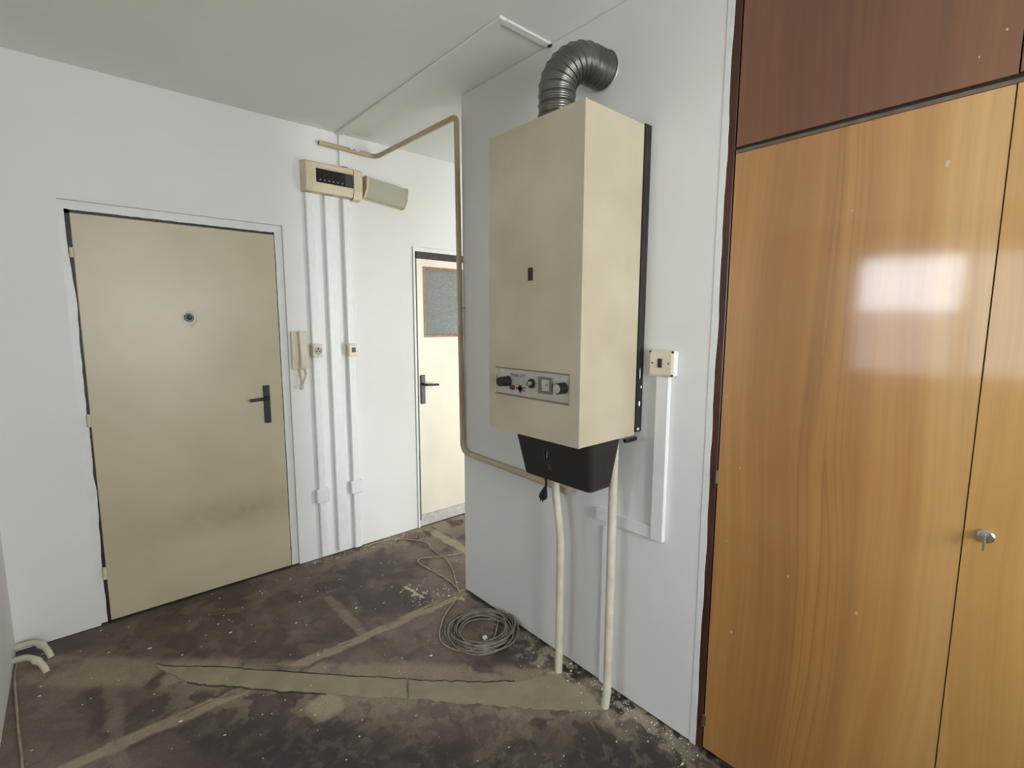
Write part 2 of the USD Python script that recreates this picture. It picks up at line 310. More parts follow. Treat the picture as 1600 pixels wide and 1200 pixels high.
for pts, sd in ((up_a+V([.003, .004]), 41), (lo_a[26:80]-V([.004, .004]), 42), (up_b[:34]+V([.003, .004]), 43)):
    p = np.c_[pts, np.full(len(pts), .0003)]; rad = .0016+.0028*np.clip(wavy(len(pts), 1, 30, sd), 0, 1)
    cr.append(tube(p, rad, 5))
mcr = cat_(cr); mcr.vertices[:, 2] = np.clip(mcr.vertices[:, 2], -.004, .0006)
obj('crack', mcr, DARKGAP, fl, label='dark cracks along the edges of the screed trench')

struct('ceiling', bx(-3.2, 3.75, -2.55, 3.2, H, H+.1), CEIL, 'plain white painted ceiling above the hallway', 'ceiling')

# front wall with two door openings
O1 = (.318, 1.206, 1.981); RV = (.298, 1.242, 2.018); O2 = (2.088, 2.72, 1.958)
front = sbox(-.12, 0, 3.7, H).difference(sbox(RV[0], -.1, RV[1], RV[2])).difference(sbox(O2[0], -.1, O2[1], O2[2]))
struct('wall_front', to_y(extrude(front, .16), D+.16), WALL, 'white wall with the beige entrance door and the half-hidden inner door', 'wall')
# left wall, with the wide opening to the living room beside the camera
left = affinity.translate(sbox(-D, 0, 2.4, H).difference(sbox(-2.15, -.1, 1.0, 2.06)), 0, 0)
struct('wall_left', to_x(extrude(left, .12), 0.0), WALL, 'white left wall at the edge of the hallway, next to the entrance door', 'wall')
# boiler wall
wr = thing('wall_right', 'white wall that carries the boiler and ends at an outside corner', 'wall', 'structure')
wb = bx(W, W+TW, .762, C, 0, H, .004)
obj('plaster', wb, WALL, wr)
zz = np.linspace(0.0, H, 150)
ed = .757+wavy(150, .006, 14, 51)-.006*sm(.2, .9, zz)*0
lip = Polygon(np.vstack([np.c_[-(.777+wavy(150, .002, 6, 52)), zz], np.c_[-ed, zz][::-1]])).buffer(0)
obj('plaster_lip', to_x(extrude(lip, .0022), W+.0005), WHITE, wr, label='ragged paint lip at the end of the wall beside the wardrobe')
pe = []
for z0, z1, w_ in ((1.93, 1.985, .008), (1.885, 1.90, .010), (1.55, 1.70, .007), (1.28, 1.34, .006), (2.2, 2.33, .006), (.60, .66, .006)):
    z = np.linspace(z0, z1, 14); pe.append(extrude(Polygon(np.vstack([np.c_[np.full(14, -.758), z], np.c_[-.757+np.abs(np.sin(np.linspace(0, math.pi, 14)))*w_+wavy(14, .002, 9, int(z0*50)), z][::-1]])).buffer(0), .0012))
obj('paint_smear', to_x(cat_(pe), W+.0022), WHITE, wr, label='white paint smears on the brown wardrobe frame')
# hidden shell of the flat (never in view; it carries the windows that light the hall)
struct('wall_back', to_y(extrude(sbox(-.12, 0, 2.5, H).difference(sbox(.3, .9, 1.6, 2.2)),   .12), -1.65), WALL, 'white wall with a window at the rear of the hallway', 'wall')
struct('wall_hall_rear_right', bx(W+.0, W+.1, -1.65, -1.102, 0, H), WALL, 'white wall behind the wardrobe end', 'wall')
lv = sbox(-2.3, 0, 1.3, H).difference(sbox(-1.7, .9, .2, 2.22))
struct('wall_living_outer', to_x(extrude(lv, .15), -3.1), WALL, 'white outer wall of the side room with a wide window', 'wall')
struct('wall_living_front', bx(-3.1, -.12, 2.3, 2.4, 0, H), WALL, 'white front wall of the side room', 'wall')
struct('wall_living_rear', bx(-3.1, -.12, -1.4, -1.3, 0, H), WALL, 'white rear wall of the side room', 'wall')
kt = sbox(-3.03, 0, -.78, H)
m = to_x(extrude(kt, .1), 3.7); struct('wall_kitchen_outer', m, WALL, 'plain white outer wall round the corner of the boiler wall', 'wall')
struct('wall_kitchen_rear', to_y(extrude(sbox(W+TW, 0, 3.6, H).difference(sbox(2.6, .1, 3.55, 2.2)), .1), .88), WALL, 'white wall with a window round the corner, behind the boiler wall', 'wall')
def window(n, axis, at, a0, a1, z0, z1, label):
    t = thing('window_%d' % n, label, 'window', 'structure')
    def b(u0, u1, v0, v1, d0, d1):
        return bx(at+d0, at+d1, u0, u1, v0, v1, .003) if axis == 'x' else bx(u0, u1, at+d0, at+d1, v0, v1, .003)
    mid = (a0+a1)/2
    obj('frame', cat_(b(a0, a1, z0, z0+.06, 0, .06), b(a0, a1, z1-.06, z1, 0, .06), b(a0, a0+.06, z0+.06, z1-.06, 0, .06), b(a1-.06, a1, z0+.06, z1-.06, 0, .06), b(mid-.04, mid+.04, z0+.06, z1-.06, 0, .06)), WHITE, t)
    for u0, u1 in ((a0+.06, mid-.04), (mid+.04, a1-.06)):
        obj('pane', b(u0, u1, z0+.06, z1-.06, .028, .032), PANE, t)
window(1, 'x', -3.2, -.2, 1.7, .9, 2.22, 'wide white framed window of the side room, seen mirrored in the wardrobe door')
window(2, 'y', -1.75, .3, 1.6, .9, 2.2, 'white framed window at the rear end of the hallway')
window(3, 'y', .80, 2.6, 3.55, .1, 2.2, 'white framed window round the corner of the boiler wall')

# ------------------------------------------------------------------ entrance door
d1 = thing('door_1', 'large beige entrance door with a peephole and a black lever handle', 'door', 'structure')
def ring(outer, inner): return outer.difference(inner)
n = 90
zl = np.linspace(0, O1[2], n)
innerL = O1[0]+.001+(.006+np.abs(wavy(n, .016, 9, 61)))*sm(1.86, 1.62, zl)*(.55+.45*sm(.15, .7, zl)); innerR = O1[1]-.001-np.abs(wavy(n, .004, 9, 62))
xt_ = np.linspace(O1[0], O1[1], n); innerT = O1[2]-.002-np.abs(wavy(n, .004, 12, 63))
inner = Polygon(np.vstack([np.c_[innerL, zl], np.c_[xt_[2:-2], innerT[2:-2]], np.c_[innerR, zl][::-1]])).buffer(0)
outer = sbox(RV[0], 0, RV[1], RV[2])
DR = D+.022                                               # the steel frame sits back in a plaster reveal
obj('frame', to_y(extrude(ring(outer, inner.union(sbox(O1[0]+.01, -.1, O1[1]-.01, .1))), .012), DR+.012), WHITE, d1, label='white painted steel door frame')
obj('frame_rebate', cat_(bx(O1[0], O1[0]+.02, DR+.006, D+.08, 0, O1[2]), bx(O1[1]-.006, O1[1], DR+.006, D+.08, 0, O1[2]), bx(O1[0], O1[1], DR+.006, D+.08, O1[2]-.018, O1[2]), bx(O1[0], O1[1], D+.065, D+.08, 0, O1[2]), bx(O1[0]+.02, O1[1]-.006, D+.02, D+.07, -.006, .002)), DARKGAP, d1, label='dark unpainted rebate around the door leaf')
obj('leaf', bx(.3365, 1.1985, D+.014, D+.054, .003, 1.9645, .003), None, d1)
DL = usdkit.material(stage, L+'door_leaf_paint', {'g': ('geometry', {}), 'n': ('noise_texture', {'scale': 2.2, 'detail': 4}), 'r': ('rgb_ramp', {'ramp': [(.35, srgb(188, 177, 148)), (.65, srgb(198, 188, 160))]}),
    'm': ('mapping', {'location': (-.95*1.6, 0, -.42*7), 'scale': (1.6, 0, 7)}), 'gr': ('gradient_texture', {'gradient_type': 'spherical'}), 'n2': ('noise_texture', {'scale': 14, 'detail': 5}),
    'k': ('math', {'math_type': 'multiply'}), 'k2': ('math', {'math_type': 'multiply', 'value2': .85, 'use_clamp': True}),
    'mx': ('mix', {'color2': srgb(140, 126, 98)}), 'b': ('bump', {'strength': .06, 'distance': .004}), 'p': ('principled_bsdf', {'roughness': .36})},
    [('g.position', 'n.vector'), ('n.fac', 'r.fac'), ('g.position', 'm.vector'), ('m.vector', 'gr.vector'), ('g.position', 'n2.vector'), ('gr.fac', 'k.value1'), ('n2.fac', 'k.value2'), ('k.value', 'k2.value1'), ('k2.value', 'mx.fac'),
     ('r.color', 'mx.color1'), ('mx.color', 'p.base_color'), ('n2.fac', 'b.height'), ('b.normal', 'p.normal')], surface='p.BSDF')
UsdShade.MaterialBindingAPI.Apply(stage.GetPrimAtPath('/World/door_1/leaf')).Bind(DL)
LF = D+.014
aa_ = np.linspace(0, 2*math.pi, 40)[:-1]
obj('scuffed_paint', to_y(extrude(Polygon(np.c_[.763+(.036+wavy(39, .016, 3, 71))*np.cos(aa_), 1.498+(.044+wavy(39, .02, 3, 72))*np.sin(aa_)]).buffer(0), .0006), LF), mottled('scuffed_paint', srgb(212, 205, 184), srgb(198, 189, 164), 40, .5), d1, label='paler scuffed paint around the peephole')
pp = obj('peephole', lathe_y(.763, 1.50, [(.0215, LF), (.0215, LF-.004), (.019, LF-.006), (.0135, LF-.006), (.0105, LF-.002), (.0105, LF-.0008)]), plain('peephole_ring', (.045, .05, .055), .35, .3), d1, 30)
obj('lens', sphere((.763, LF-0.0020, 1.50), .0095, (1, .5, 1)), plain('peephole_lens', (.02, .03, .04), .08), pp, True)
hp = obj('handle', bx(1.094, 1.128, LF-0.0100, LF+0.0000, .902, 1.118, .002), BLACK2, d1)
pth = fillet([(1.111, LF-0.0080, 1.048), (1.111, LF-0.0480, 1.048), (1.015, LF-0.0440, 1.043)], .016)
obj('lever', tube(pth, np.linspace(.0098, .0082, len(pth)), 14), BLACK2, hp, 30)
obj('keyhole', cyl((1.111, LF-0.0095, .965), (1.111, LF-0.0120, .965), .007, 16), BLACK, hp, 30)
for zc, hh in ((1.788, .045), (1.015, .06), (.255, .06)):
    obj('hinge', cyl((.331, LF-0.0060, zc-hh/2), (.331, LF-0.0060, zc+hh/2), .0085, 14), CREAM, d1, 30)

# ------------------------------------------------------------------ inner door behind the corner
d2 = thing('door_2', 'cream inner door with a patterned glass pane, half hidden by the boiler wall corner', 'door', 'structure')
obj('frame', to_y(extrude(ring(sbox(2.073, 0, 2.74, 1.985), sbox(O2[0], -.1, O2[1], O2[2])), .010), D), WHITE, d2, label='white painted door frame')
obj('frame_rebate', cat_(bx(O2[0], O2[0]+.012, D-.003, D+.05, .05, O2[2]), bx(O2[0], O2[1], D-.003, D+.05, 1.912, O2[2]), bx(O2[0], O2[1], D+.03, D+.06, .05, O2[2])), DARKGAP, d2, label='dark rebate above and beside the leaf')
obj('threshold', bx(O2[0], O2[1], D+.001, D+.06, 0, .085, .004), mottled('grey_white_paint', (.50, .49, .46), (.62, .61, .58), 30, .6), d2)
lf = ring(sbox(2.101, .09, 2.70, 1.910), sbox(2.156, 1.380, 2.645, 1.855))
obj('leaf', to_y(extrude(lf, .03), D+.026), DOOR2, d2)
gl = obj('glass', bx(2.156, 2.645, D+.006, D+.012, 1.380, 1.855), FROST, d2, label='grey patterned glass pane')
obj('glazing_bead', to_y(extrude(ring(sbox(2.150, 1.374, 2.651, 1.861), sbox(2.166, 1.390, 2.635, 1.845)), .010), D+.003), BEAD, gl, label='brown wooden glazing bead')
hp2 = obj('handle', cat_(bx(2.112, 2.150, D-.013, D-.004, .905, 1.110, .004), cyl((2.131, D-.012, .955), (2.131, D-.0145, .955), .006, 14)), BROWNH, d2)
pth = fillet([(2.131, D-.012, 1.045), (2.131, D-.052, 1.045), (2.235, D-.050, 1.038)], .016)
obj('lever', tube(pth, np.linspace(.0092, .008, len(pth)), 14), BROWNH, hp2, 30)

# ------------------------------------------------------------------ wardrobe
wd = thing('built_in_wardrobe', 'floor-to-ceiling built-in wardrobe with glossy honey-brown wooden doors', 'wardrobe')
obj('carcass', cat_(bx(W+.024, W+.60, -1.1, .755, .0, H-.002)), plain('carcass_board', srgb(92, 62, 42), .6), wd)
obj('frame', cat_(bx(W+.0, W+.030, .7335, .7605, 0, H-.001, .002)), FRAMEB, wd, label='dark red-brown frame strip against the wall')
def door(name, mat, y0, y1, z0, z1, x=W):
    return obj(name, bx(x, x+.02, y0, y1, z0, z1, .0009), mat, wd)
door('lower_door', WOODL, .1345, .7295, .012, 1.984)
ld2 = door('lower_door', WOODL2, -.470, .1328, .012, 1.984, W-.0015)
door('lower_door', WOODL, -1.08, -.473, .012, 1.984)
door('upper_door', WOODU, .1345, .7295, 2.0035, 2.585)
door('upper_door', WOODU, -.470, .1320, 2.006, 2.585)
door('upper_door', WOODU, -1.08, -.473, 2.006, 2.585)
obj('rail', bx(W+.010, W+.030, -1.08, .7335, 1.978, 2.012), DARKGAP, wd, label='dark gap between the upper and lower doors')
obj('door_lip', bx(W-.002, W+.018, -1.08, .7295, 1.9842, 1.9945, .001), DUST, wd, label='grey edge strip along the top of the lower doors')
lk = obj('lock', cat_(tube([(W-.001, .095, .998), (W-.006, .095, .998), (W-.009, .095, .998), (W-.010, .095, .998)], [.0155, .0155, .0125, .001], 24)), METAL, ld2, 30, label='round chrome lock with a key')
obj('key', cat_(bx(W-.030, W-.008, .0935, .0965, .994, 1.001, .0008), bx(W-.036, W-.026, .0925, .0975, .972, .996, .0012)), plain('brass_key', (.55, .45, .28), .3, 1.0), ld2)
for zc in (.985, .115):
    obj('hinge', cat_(cyl((W-.003, .731, zc-.022), (W-.003, .731, zc+.022), .0045, 12), bx(W-.0035, W+.001, .7235, .733, zc-.018, zc+.02, .0008)), plain('hinge_metal', (.42, .35, .22), .35, 1.0), wd, 30)
ch = []
for py, pz, s in ((.235, 1.845, .010), (.50, .735, .004), (.655, .48, .006), (.325, .70, .006), (.16, 2.10, .004), (.20, 2.06, .003), (.715, 1.25, .003), (.415, 1.77, .003), (.69, .78, .003), (.66, 1.03, .003)):
    a = np.linspace(0, 2*math.pi, 9)[:-1]; rr = s*(.6+.5*rng.random(8))
    m = extrude(Polygon(np.c_[-py+rr*np.cos(a)*.55, pz+rr*np.sin(a)]).buffer(0), .0006); ch.append(to_x(m, W))
SPOT = plain('pale_spot', srgb(205, 180, 140), .5)
for m in ch: obj('paint_spot', m, SPOT, wd)

# ------------------------------------------------------------------ gas boiler
bo = thing('gas_boiler', 'beige wall-hung gas boiler with a control panel, above a dark brown tapered cover', 'boiler')
X0, Y0, Y1, Z0, Z1 = 1.501, 1.0294, 1.4875, 1.0755, 2.1435
XB = 1.806
# casing with the rear lower corner cut off, front opening for the panel
side = Polygon([(X0, Z0), (X0, Z1), (XB, Z1), (XB, Z0+.012), (XB-.02, Z0)])
def prism_y(poly, y0, y1):
    m = extrude(poly, y1-y0); v = m.vertices.copy(); m.vertices = np.c_[v[:, 0], y0+v[:, 2], v[:, 1]]; m.invert(); return m
PX = .006
casing = cat_(bx(X0+PX, XB, Y0, Y1, Z0+.0, Z1, .002))
fr = ring(sbox(-Y1, Z0, -Y0, Z1), sbox(-1.448, 1.216, -1.074, 1.313))
b0 = extrude(fr, PX+.002); b0 = to_x(b0, X0+PX+.002)
obj('casing', cat_(casing, b0), BEIGE, bo)
obj('casing_edge', cyl((X0+.0022, Y0+.0022, Z0), (X0+.0022, Y0+.0022, Z1), .0024, 12), BEIGE, bo, 30)
obj('back_plate', bx(XB, W-.0005, Y0-.004, Y1+.004, Z0+.012, Z1+.002), DARKGAP, bo, label='dark plate between casing and wall')
for m in (sphere((1.822, Y0-.004, 1.097), .008, (1, .3, .6)), sphere((1.824, Y0-.004, 1.19), .007, (.7, .3, 1.5)), sphere((1.832, Y0-.004, 1.25), .004, (1, .3, 1.5)), sphere((1.822, Y0-.004, 1.30), .0035, (1, .3, 6))):
    obj('paint_splash', m, WHITE, bo, True)
obj('badge', bx(X0-.0015, X0, 1.249, 1.273, 1.623, 1.667, .0005), plain('badge_brown', (.03, .024, .015), .4), bo, label='small dark rectangular badge')
pn = obj('control_panel', bx(X0+.003, X0+.0065, 1.078, 1.445, 1.219, 1.310), PANEL, bo, label='silver control panel with knobs and dial')
obj('panel_lip', cat_(bx(X0-.003, X0+.002, 1.072, 1.450, 1.212, 1.2165, .001), bx(X0-.002, X0+.002, 1.072, 1.450, 1.312, 1.315, .0008)), GREY, pn)
PF = X0+.003
k = obj('knob', cat_(cyl((PF, 1.378, 1.2655), (PF-.012, 1.378, 1.2655), .0190, 28, .0185), cyl((PF-.011, 1.378, 1.2655), (PF-.046, 1.378, 1.2655), .0185, 28, .0172)), BLACK, pn, 30, label='long black knob')
k = obj('knob', cat_(cyl((PF, 1.253, 1.268), (PF-.008, 1.253, 1.268), .0165, 28)), BLACK, pn, 30, label='black bezel with a clear push button')
obj('button', cyl((PF-.007, 1.253, 1.268), (PF-.022, 1.255, 1.268), .0085, 20, .0075), plain('clear_button', (.30, .29, .27), .15, transmission_weight=.3), pn, 30)
k = obj('knob', cat_(cyl((PF, 1.100, 1.267), (PF-.036, 1.100, 1.267), .0195, 32, .0180)), BLACK, pn, 30, label='ribbed black knob with a silver face')
obj('knob_face', cyl((PF-.0355, 1.100, 1.267), (PF-.0372, 1.100, 1.267), .0155, 28), FACE, pn, 30)
gf = ring(sbox(-1.2155, 1.2385, -1.1515, 1.2955), sbox(-1.2035, 1.2480, -1.1625, 1.2870))
obj('gauge_frame', to_x(extrude(gf, .006), PF), GREY, pn)
ga = obj('gauge', to_x(extrude(sbox(-1.2035, 1.2480, -1.1625, 1.2870), .002), PF), DIALW, pn)
tk = [extrude(affinity.rotate(sbox(-.0012, -.0065, .0012, .0065), 105+0, origin=(0, 0)), .0006)]
mk = [affinity.translate(affinity.rotate(sbox(-.0045, -.0012, .0085, .0012), 14, origin=(0, 0)), -1.181, 1.268)]
for a in np.radians(np.arange(-30, 211, 40)): mk.append(affinity.translate(affinity.rotate(sbox(.0125, -.0006, .0155, .0006), math.degrees(a), origin=(0, 0)), -1.183, 1.264))
obj('needle', to_x(extrude(mk[0], .0008), PF-.002), BLACK, ga if False else pn)
obj('dial_marks', to_x(cat_([extrude(q, .0005) for q in mk[1:]]), PF-.002), PRINT, pn)
def text_on_x(s, h, y_left, z, x, depth=.0006, bold=False):
    m = meshkit.text_mesh(s, h, depth, bold); v = m.vertices.copy()
    m.vertices = np.c_[x-v[:, 2], y_left-v[:, 0], z+v[:, 1]]; return m
obj('lettering', text_on_x('TERM 673', .0118, 1.369, 1.2840, PF, .0006), PRINT, pn, label='small grey lettering TERM 673')
Lg = [sbox(-1.3715, 1.2345, -1.3435, 1.2520), sbox(-1.3375, 1.2365, -1.3345, 1.2500), sbox(-1.3325, 1.2415, -1.3285, 1.2450), sbox(-1.3275, 1.2365, -1.3245, 1.2500),
      sbox(-1.3215, 1.2290, -1.3065, 1.2560), sbox(-1.3245, 1.2370, -1.3025, 1.2490), ring(sbox(-1.3015, 1.2350, -1.2885, 1.2500), sbox(-1.2985, 1.2385, -1.2915, 1.2465))]
obj('emblem', to_x(cat_([extrude(q, .0005) for q in Lg]), PF), RED, pn, label='dark red printed block emblem')
# tapered cover under the casing, rounded upright edges
def rrect(x0, x1, y0, y1, r, z, n=6):
    pts = []
    for cx_, cy_, a0 in ((x1-r, y1-r, 0), (x0+r, y1-r, 90), (x0+r, y0+r, 180), (x1-r, y0+r, 270)):
        for a in np.radians(np.linspace(a0, a0+90, n)): pts.append((cx_+r*math.cos(a), cy_+r*math.sin(a), z))
    return pts
cv = hull(rrect(1.562, 1.735, 1.032, 1.415, .020, 1.0755)+rrect(1.583, 1.706, 1.046, 1.377, .020, .906)+rrect(1.588, 1.70, 1.051, 1.371, .018, .901))
obj('lower_cover', cv, COVER, bo, 25, label='dark brown tapered cover')
def cover_x(z): return 1.562+(1.0755-z)/.17*.021
ez = 1.005; ex = cover_x(ez)
tor = tube([(ex-.001+.0*math.cos(a), 1.245+.012*math.cos(a), ez+.020*math.sin(a)) for a in np.linspace(0, 2*math.pi, 25)], .0022, 8, False)
obj('sight_hole', cat_(cyl((ex+.004, 1.245, ez), (ex-.0006, 1.245, ez), .011, 20)), plain('hole_black', (.003, .003, .003), .6), bo, 30)
obj('sight_hole_rim', tor, COVER, bo, True)
obj('flap', bx(ex-.004, ex-.001, 1.236, 1.240, ez-.016, ez+.006, .001), METAL, bo, label='thin bright metal edge in the sight hole')
tz = .955; tx = cover_x(tz)
tri = ring(Polygon([(-.010, -.008), (.010, -.008), (0, .010)]), Polygon([(-.0065, -.006), (.0065, -.006), (0, .0062)]))
m = to_x(extrude(affinity.translate(tri, -1.232, tz), .0014), tx+.0006); obj('warning_mark', m, plain('moulded_mark', (.10, .10, .10), .4), bo, label='raised triangle mark')
obj('bracket', bx(1.735, 1.80, 1.012, 1.028, 1.060, 1.074, .002), BLACK, bo)

# flexible flue duct
fd = thing('flue_duct', 'ribbed grey metal flue duct bending from the boiler top into the wall', 'duct')
ctr = [(1.636, 1.278, Z1+.002), (1.636, 1.277, 2.21)]
for a in np.radians(np.linspace(0, 90, 40)): ctr.append((1.636+.118*(1-math.cos(a)), 1.277-.036*sm(0, 1, a/1.6), 2.275+.118*math.sin(a)))
ctr.append((W-.004, 1.239, 2.394))
ctr = np.array(ctr); seg = np.r_[0, np.cumsum(np.linalg.norm(np.diff(ctr, axis=0), axis=1))]
S = np.linspace(0, seg[-1], 420); pc = np.stack([np.interp(S, seg, ctr[:, i]) for i in range(3)], 1)
for _ in range(25): pc[1:-1] = .25*pc[:-2]+.5*pc[1:-1]+.25*pc[2:]
bend_amt = sm(.04, .12, S)*sm(seg[-1], seg[-1]-.02, S)
pitch = .034-.011*sm(.07, .17, S); ph = np.cumsum(np.gradient(S)/pitch)
rr = .0634+.0004*np.cos(2*np.pi*ph*4)+.0028*np.exp(-((ph % 1-.5)/.075)**2)
obj('ribbed_tube', tube(pc, rr, 56, False), DUCT, fd, 40)
aa = np.linspace(0, 2*math.pi, 50)
obj('wall_collar', tube([(W-.004, 1.239+.068*math.cos(a), 2.394+.068*math.sin(a)) for a in aa], .0036, 8, False), plain('collar_light', (.55, .54, .5), .35, .5), fd, True)

# pipes
gp = thing('gas_pipe', 'tan painted gas pipe crossing overhead, down the wall corner and under the boiler', 'pipe')
g = [(1.462, D-.0145, 2.511), (1.500, D-.0150, 2.511), (1.72, D-.020, 2.506), (1.812, D-.030, 2.500), (1.812, 2.128, 2.488), (1.822, 2.116, .792), (1.818, 1.39, .778), (1.80, 1.345, .772), (1.785, 1.325, .80), (1.782, 1.32, 1.074)]
obj('wall_run', tube(np.vstack([fillet(g[:5], .055, 9)[:-1], [(1.812, 2.60, 2.4945)]]), .0138, 14), GASPIPE, gp, 40)
obj('overhead_run', tube([(1.812, 2.61, 2.4947), (1.812, 2.30, 2.4905), (1.812, 2.19, 2.489)], .0138, 14), GASPIPE, gp, 40)
obj('riser', tube(fillet([(1.812, 2.20, 2.489), (1.812, 2.130, 2.488), (1.823, 2.117, .792), (1.8215, 2.0, .7895)], .075, 9), .0138, 14), GASPIPE, gp, 40)
obj('lower_run', tube(fillet([(1.8218, 2.01, .7897), (1.818, 1.40, .778), (1.800, 1.335, .774), (1.785, 1.322, .84), (1.785, 1.320, 1.074)], .045, 9), .0138, 14), GASPIPE, gp, 40)
cl = []
cl.append(bx(1.800, W, 2.085, 2.090, 2.0, 2.03)) if False else None
for z in (1.555,): obj('pipe_clip', cat_(tube([(1.8215+.0165*math.cos(a), 2.117+.0165*math.sin(a), z) for a in np.linspace(0, 2*math.pi, 20)], .003, 6, False), cyl((1.834, 2.117, z), (W, 2.117, z), .004, 8)), GASPIPE, gp, True)
obj('wall_stub', cyl((1.462, D-.0145, 2.511), (1.4615, D-.0145, 2.511), .010, 16), DARKGAP, gp, 30)
obj('flaked_paint', cat_(sphere((1.69, D-.034, 2.512), .010, (1.6, .3, .5)), sphere((1.655, D-.032, 2.514), .008, (1.4, .3, .5))), WHITE, gp, True)
for nm, lab, pts, r in (('heating_pipe', 'cream heating pipe with a kink, rising to the boiler left of the straight one', [(1.752, 1.334, -.02), (1.756, 1.336, .06), (1.758, 1.338, .60), (1.756, 1.372, .80), (1.756, 1.376, 1.074)], .0165),
                        ('heating_pipe', 'straight cream heating pipe from the floor to the right underside of the boiler', [(1.740, 1.078, -.02), (1.757, 1.080, .06), (1.758, 1.081, 1.074)], .0165)):
    hpx = thing(nm, lab, 'pipe')
    obj('pipe', tube(fillet(pts, .06, 9), r, 16), PIPE, hpx, 40)
pl = thing('hanging_plug', 'short black power cord with a plug dangling below the boiler cover', 'plug')
obj('cord', tube(smooth_path([(1.665, 1.352, .902), (1.680, 1.358, .870), (1.695, 1.364, .840), (1.700, 1.372, .815)], 8), .005, 10), BLACK, pl, 40)
obj('plug_body', cat_(hull([tuple(V([1.700, 1.375, .812])+V(q)*s) for s in (.010,) for q in np.eye(3).tolist()+(-np.eye(3)).tolist()]+[tuple(V([1.706, 1.392, .772])+V(q)*.019) for q in trimesh.creation.icosphere(1).vertices.tolist()])), BLACK, pl, 40)
for dy in (-.007, .007): obj('pin', cyl((1.709, 1.400+dy, .758), (1.712, 1.408+dy, .742), .0024, 10), BLACK, pl, 30)

# trunking by the boiler
st = thing('switch_box_trunking', 'white cable trunking running down from the beige switch box and left to the pipes', 'trunking')
obj('vertical_trunk', bx(W-.020, W, .9095, .9585, .700, 1.298, .002), TRUNK, st)
obj('horizontal_trunk', bx(W-.014, W, .9588, 1.215, .697, .745, .002), TRUNK, st)
st2 = obj('skirting_trunk', bx(W-.013, W, 1.135, 1.180, .004, .676, .003), TRUNK, label='low white trunking running to the floor just left of the straight pipe', cat='trunking')
sb = thing('switch_box', 'square beige switch box with a dark rocker right of the boiler', 'switch')
obj('back_box', bx(W-.024, W, .887, .981, 1.2985, 1.387, .004), WHITE, sb)
obj('cover_plate', hull([(x, y, z) for (x, dy) in ((W-.0242, 0), (W-.028, 0), (W-.032, .007)) for y in (.889+dy, .983-dy) for z in (1.2985+dy, 1.386-dy)]), CREAM2, sb)
obj('rocker', bx(W-.0355, W-.0315, .930, .946, 1.328, 1.359, .001), plain('rocker_dark', (.02, .016, .012), .3), sb)
for yy in (.906, .968): obj('screw', cyl((W-.0315, yy, 1.343), (W-.0332, yy, 1.343), .0028, 12), BLACK, sb, 30)
for q in ((.893, 1.382), (.979, 1.382), (.893, 1.303)): obj('corner_chip', sphere((W-.0290, q[0], q[1]), .0042), DARKGAP, sb, True)

# ------------------------------------------------------------------ front wall: fuse box, lamp, trunks
cu = thing('fuse_box', 'cream fuse box with a smoked window, high on the wall above three trunks', 'fuse box')
prof = Polygon([(0, 2.395), (.058, 2.389), (.066, 2.380), (.066, 2.262), (.050, 2.226), (0, 2.222)])
def prof_x(poly, x0, x1):
    m = extrude(poly, x1-x0); v = m.vertices.copy(); m.vertices = np.c_[x0+v[:, 2], D-v[:, 0], v[:, 1]]; return m
def taper_left(m, xe, ins, dep=.066):
    v = m.vertices; k_ = np.isclose(v[:, 0], xe) & (v[:, 1] < D-.04); v[k_, 0] += ins; return m
obj('housing', taper_left(prof_x(prof, 1.352, 1.6435), 1.352, .012), CREAM, cu)
obj('end_section', prof_x(Polygon([(0, 2.394), (.060, 2.388), (.069, 2.378), (.069, 2.26), (.054, 2.216), (0, 2.212)]), 1.6465, 1.699), CREAM, cu)
wdw = obj('window', bx(1.421, 1.642, D-.0675, D-.0640, 2.276, 2.352, .0008), WINDOWD, cu, label='smoked black window')
for i in range(6): obj('breaker', bx(1.430+.026*i, 1.4545+.026*i, D-.0695, D-.0670, 2.281, 2.346, .0008), plain('breaker_black_%d' % i, (.010, .010, .011), .3), cu)
for i in range(6): obj('breaker_toggle', bx(1.439+.026*i, 1.4455+.026*i, D-.0725, D-.0690, 2.286, 2.2945, .0008), BRKW, cu)
obj('main_switch', bx(1.592, 1.638, D-.0685, D-.067, 2.279, 2.349, .0006), plain('switch_dim', (.055, .05, .048), .3), cu)
obj('seam', bx(1.4195, 1.6445, D-.0665, D-.0655, 2.3575, 2.3595), GREY, cu)
obj('terminal', bx(1.594, 1.626, D-.030, D-.004, 2.3955, 2.404, .001), plain('terminal_grey', (.25, .24, .22), .4, .5), cu)
def tilt(m, a=math.radians(6)):
    return m.apply_transform(trimesh.transformations.rotation_matrix(a, [0, 1, 0], [1.716, D, 2.305]))
lm = thing('wall_lamp', 'unlit prism-shaped wall lamp with a grey ribbed diffuser beside the fuse box', 'lamp')
lp = Polygon([(.004, 2.366), (.060, 2.366), (.078, 2.356), (.082, 2.29), (.052, 2.243), (.004, 2.243)])
obj('base', tilt(bx(1.722, 2.006, D-.010, D, 2.238, 2.372, .002)), CREAM, lm)
df = tilt(prof_x(lp, 1.734, 1.998)); obj('diffuser', df, usdkit.material(stage, L+'ribbed_diffuser', {'g': ('geometry', {}), 's': ('separate_xyz', {}), 'k': ('math', {'math_type': 'multiply', 'value2': 700.0}), 'si': ('math', {'math_type': 'sine'}), 'b': ('bump', {'strength': .07, 'distance': .002}), 'p': ('principled_bsdf', {'base_color': srgb(176, 173, 156), 'roughness': .3})},
    [('g.position', 's.vector'), ('s.z', 'k.value1'), ('k.value', 'si.value1'), ('si.value', 'b.height'), ('b.normal', 'p.normal')], surface='p.BSDF'), lm)
lpo = affinity.scale(lp, 1.06, 1.05)
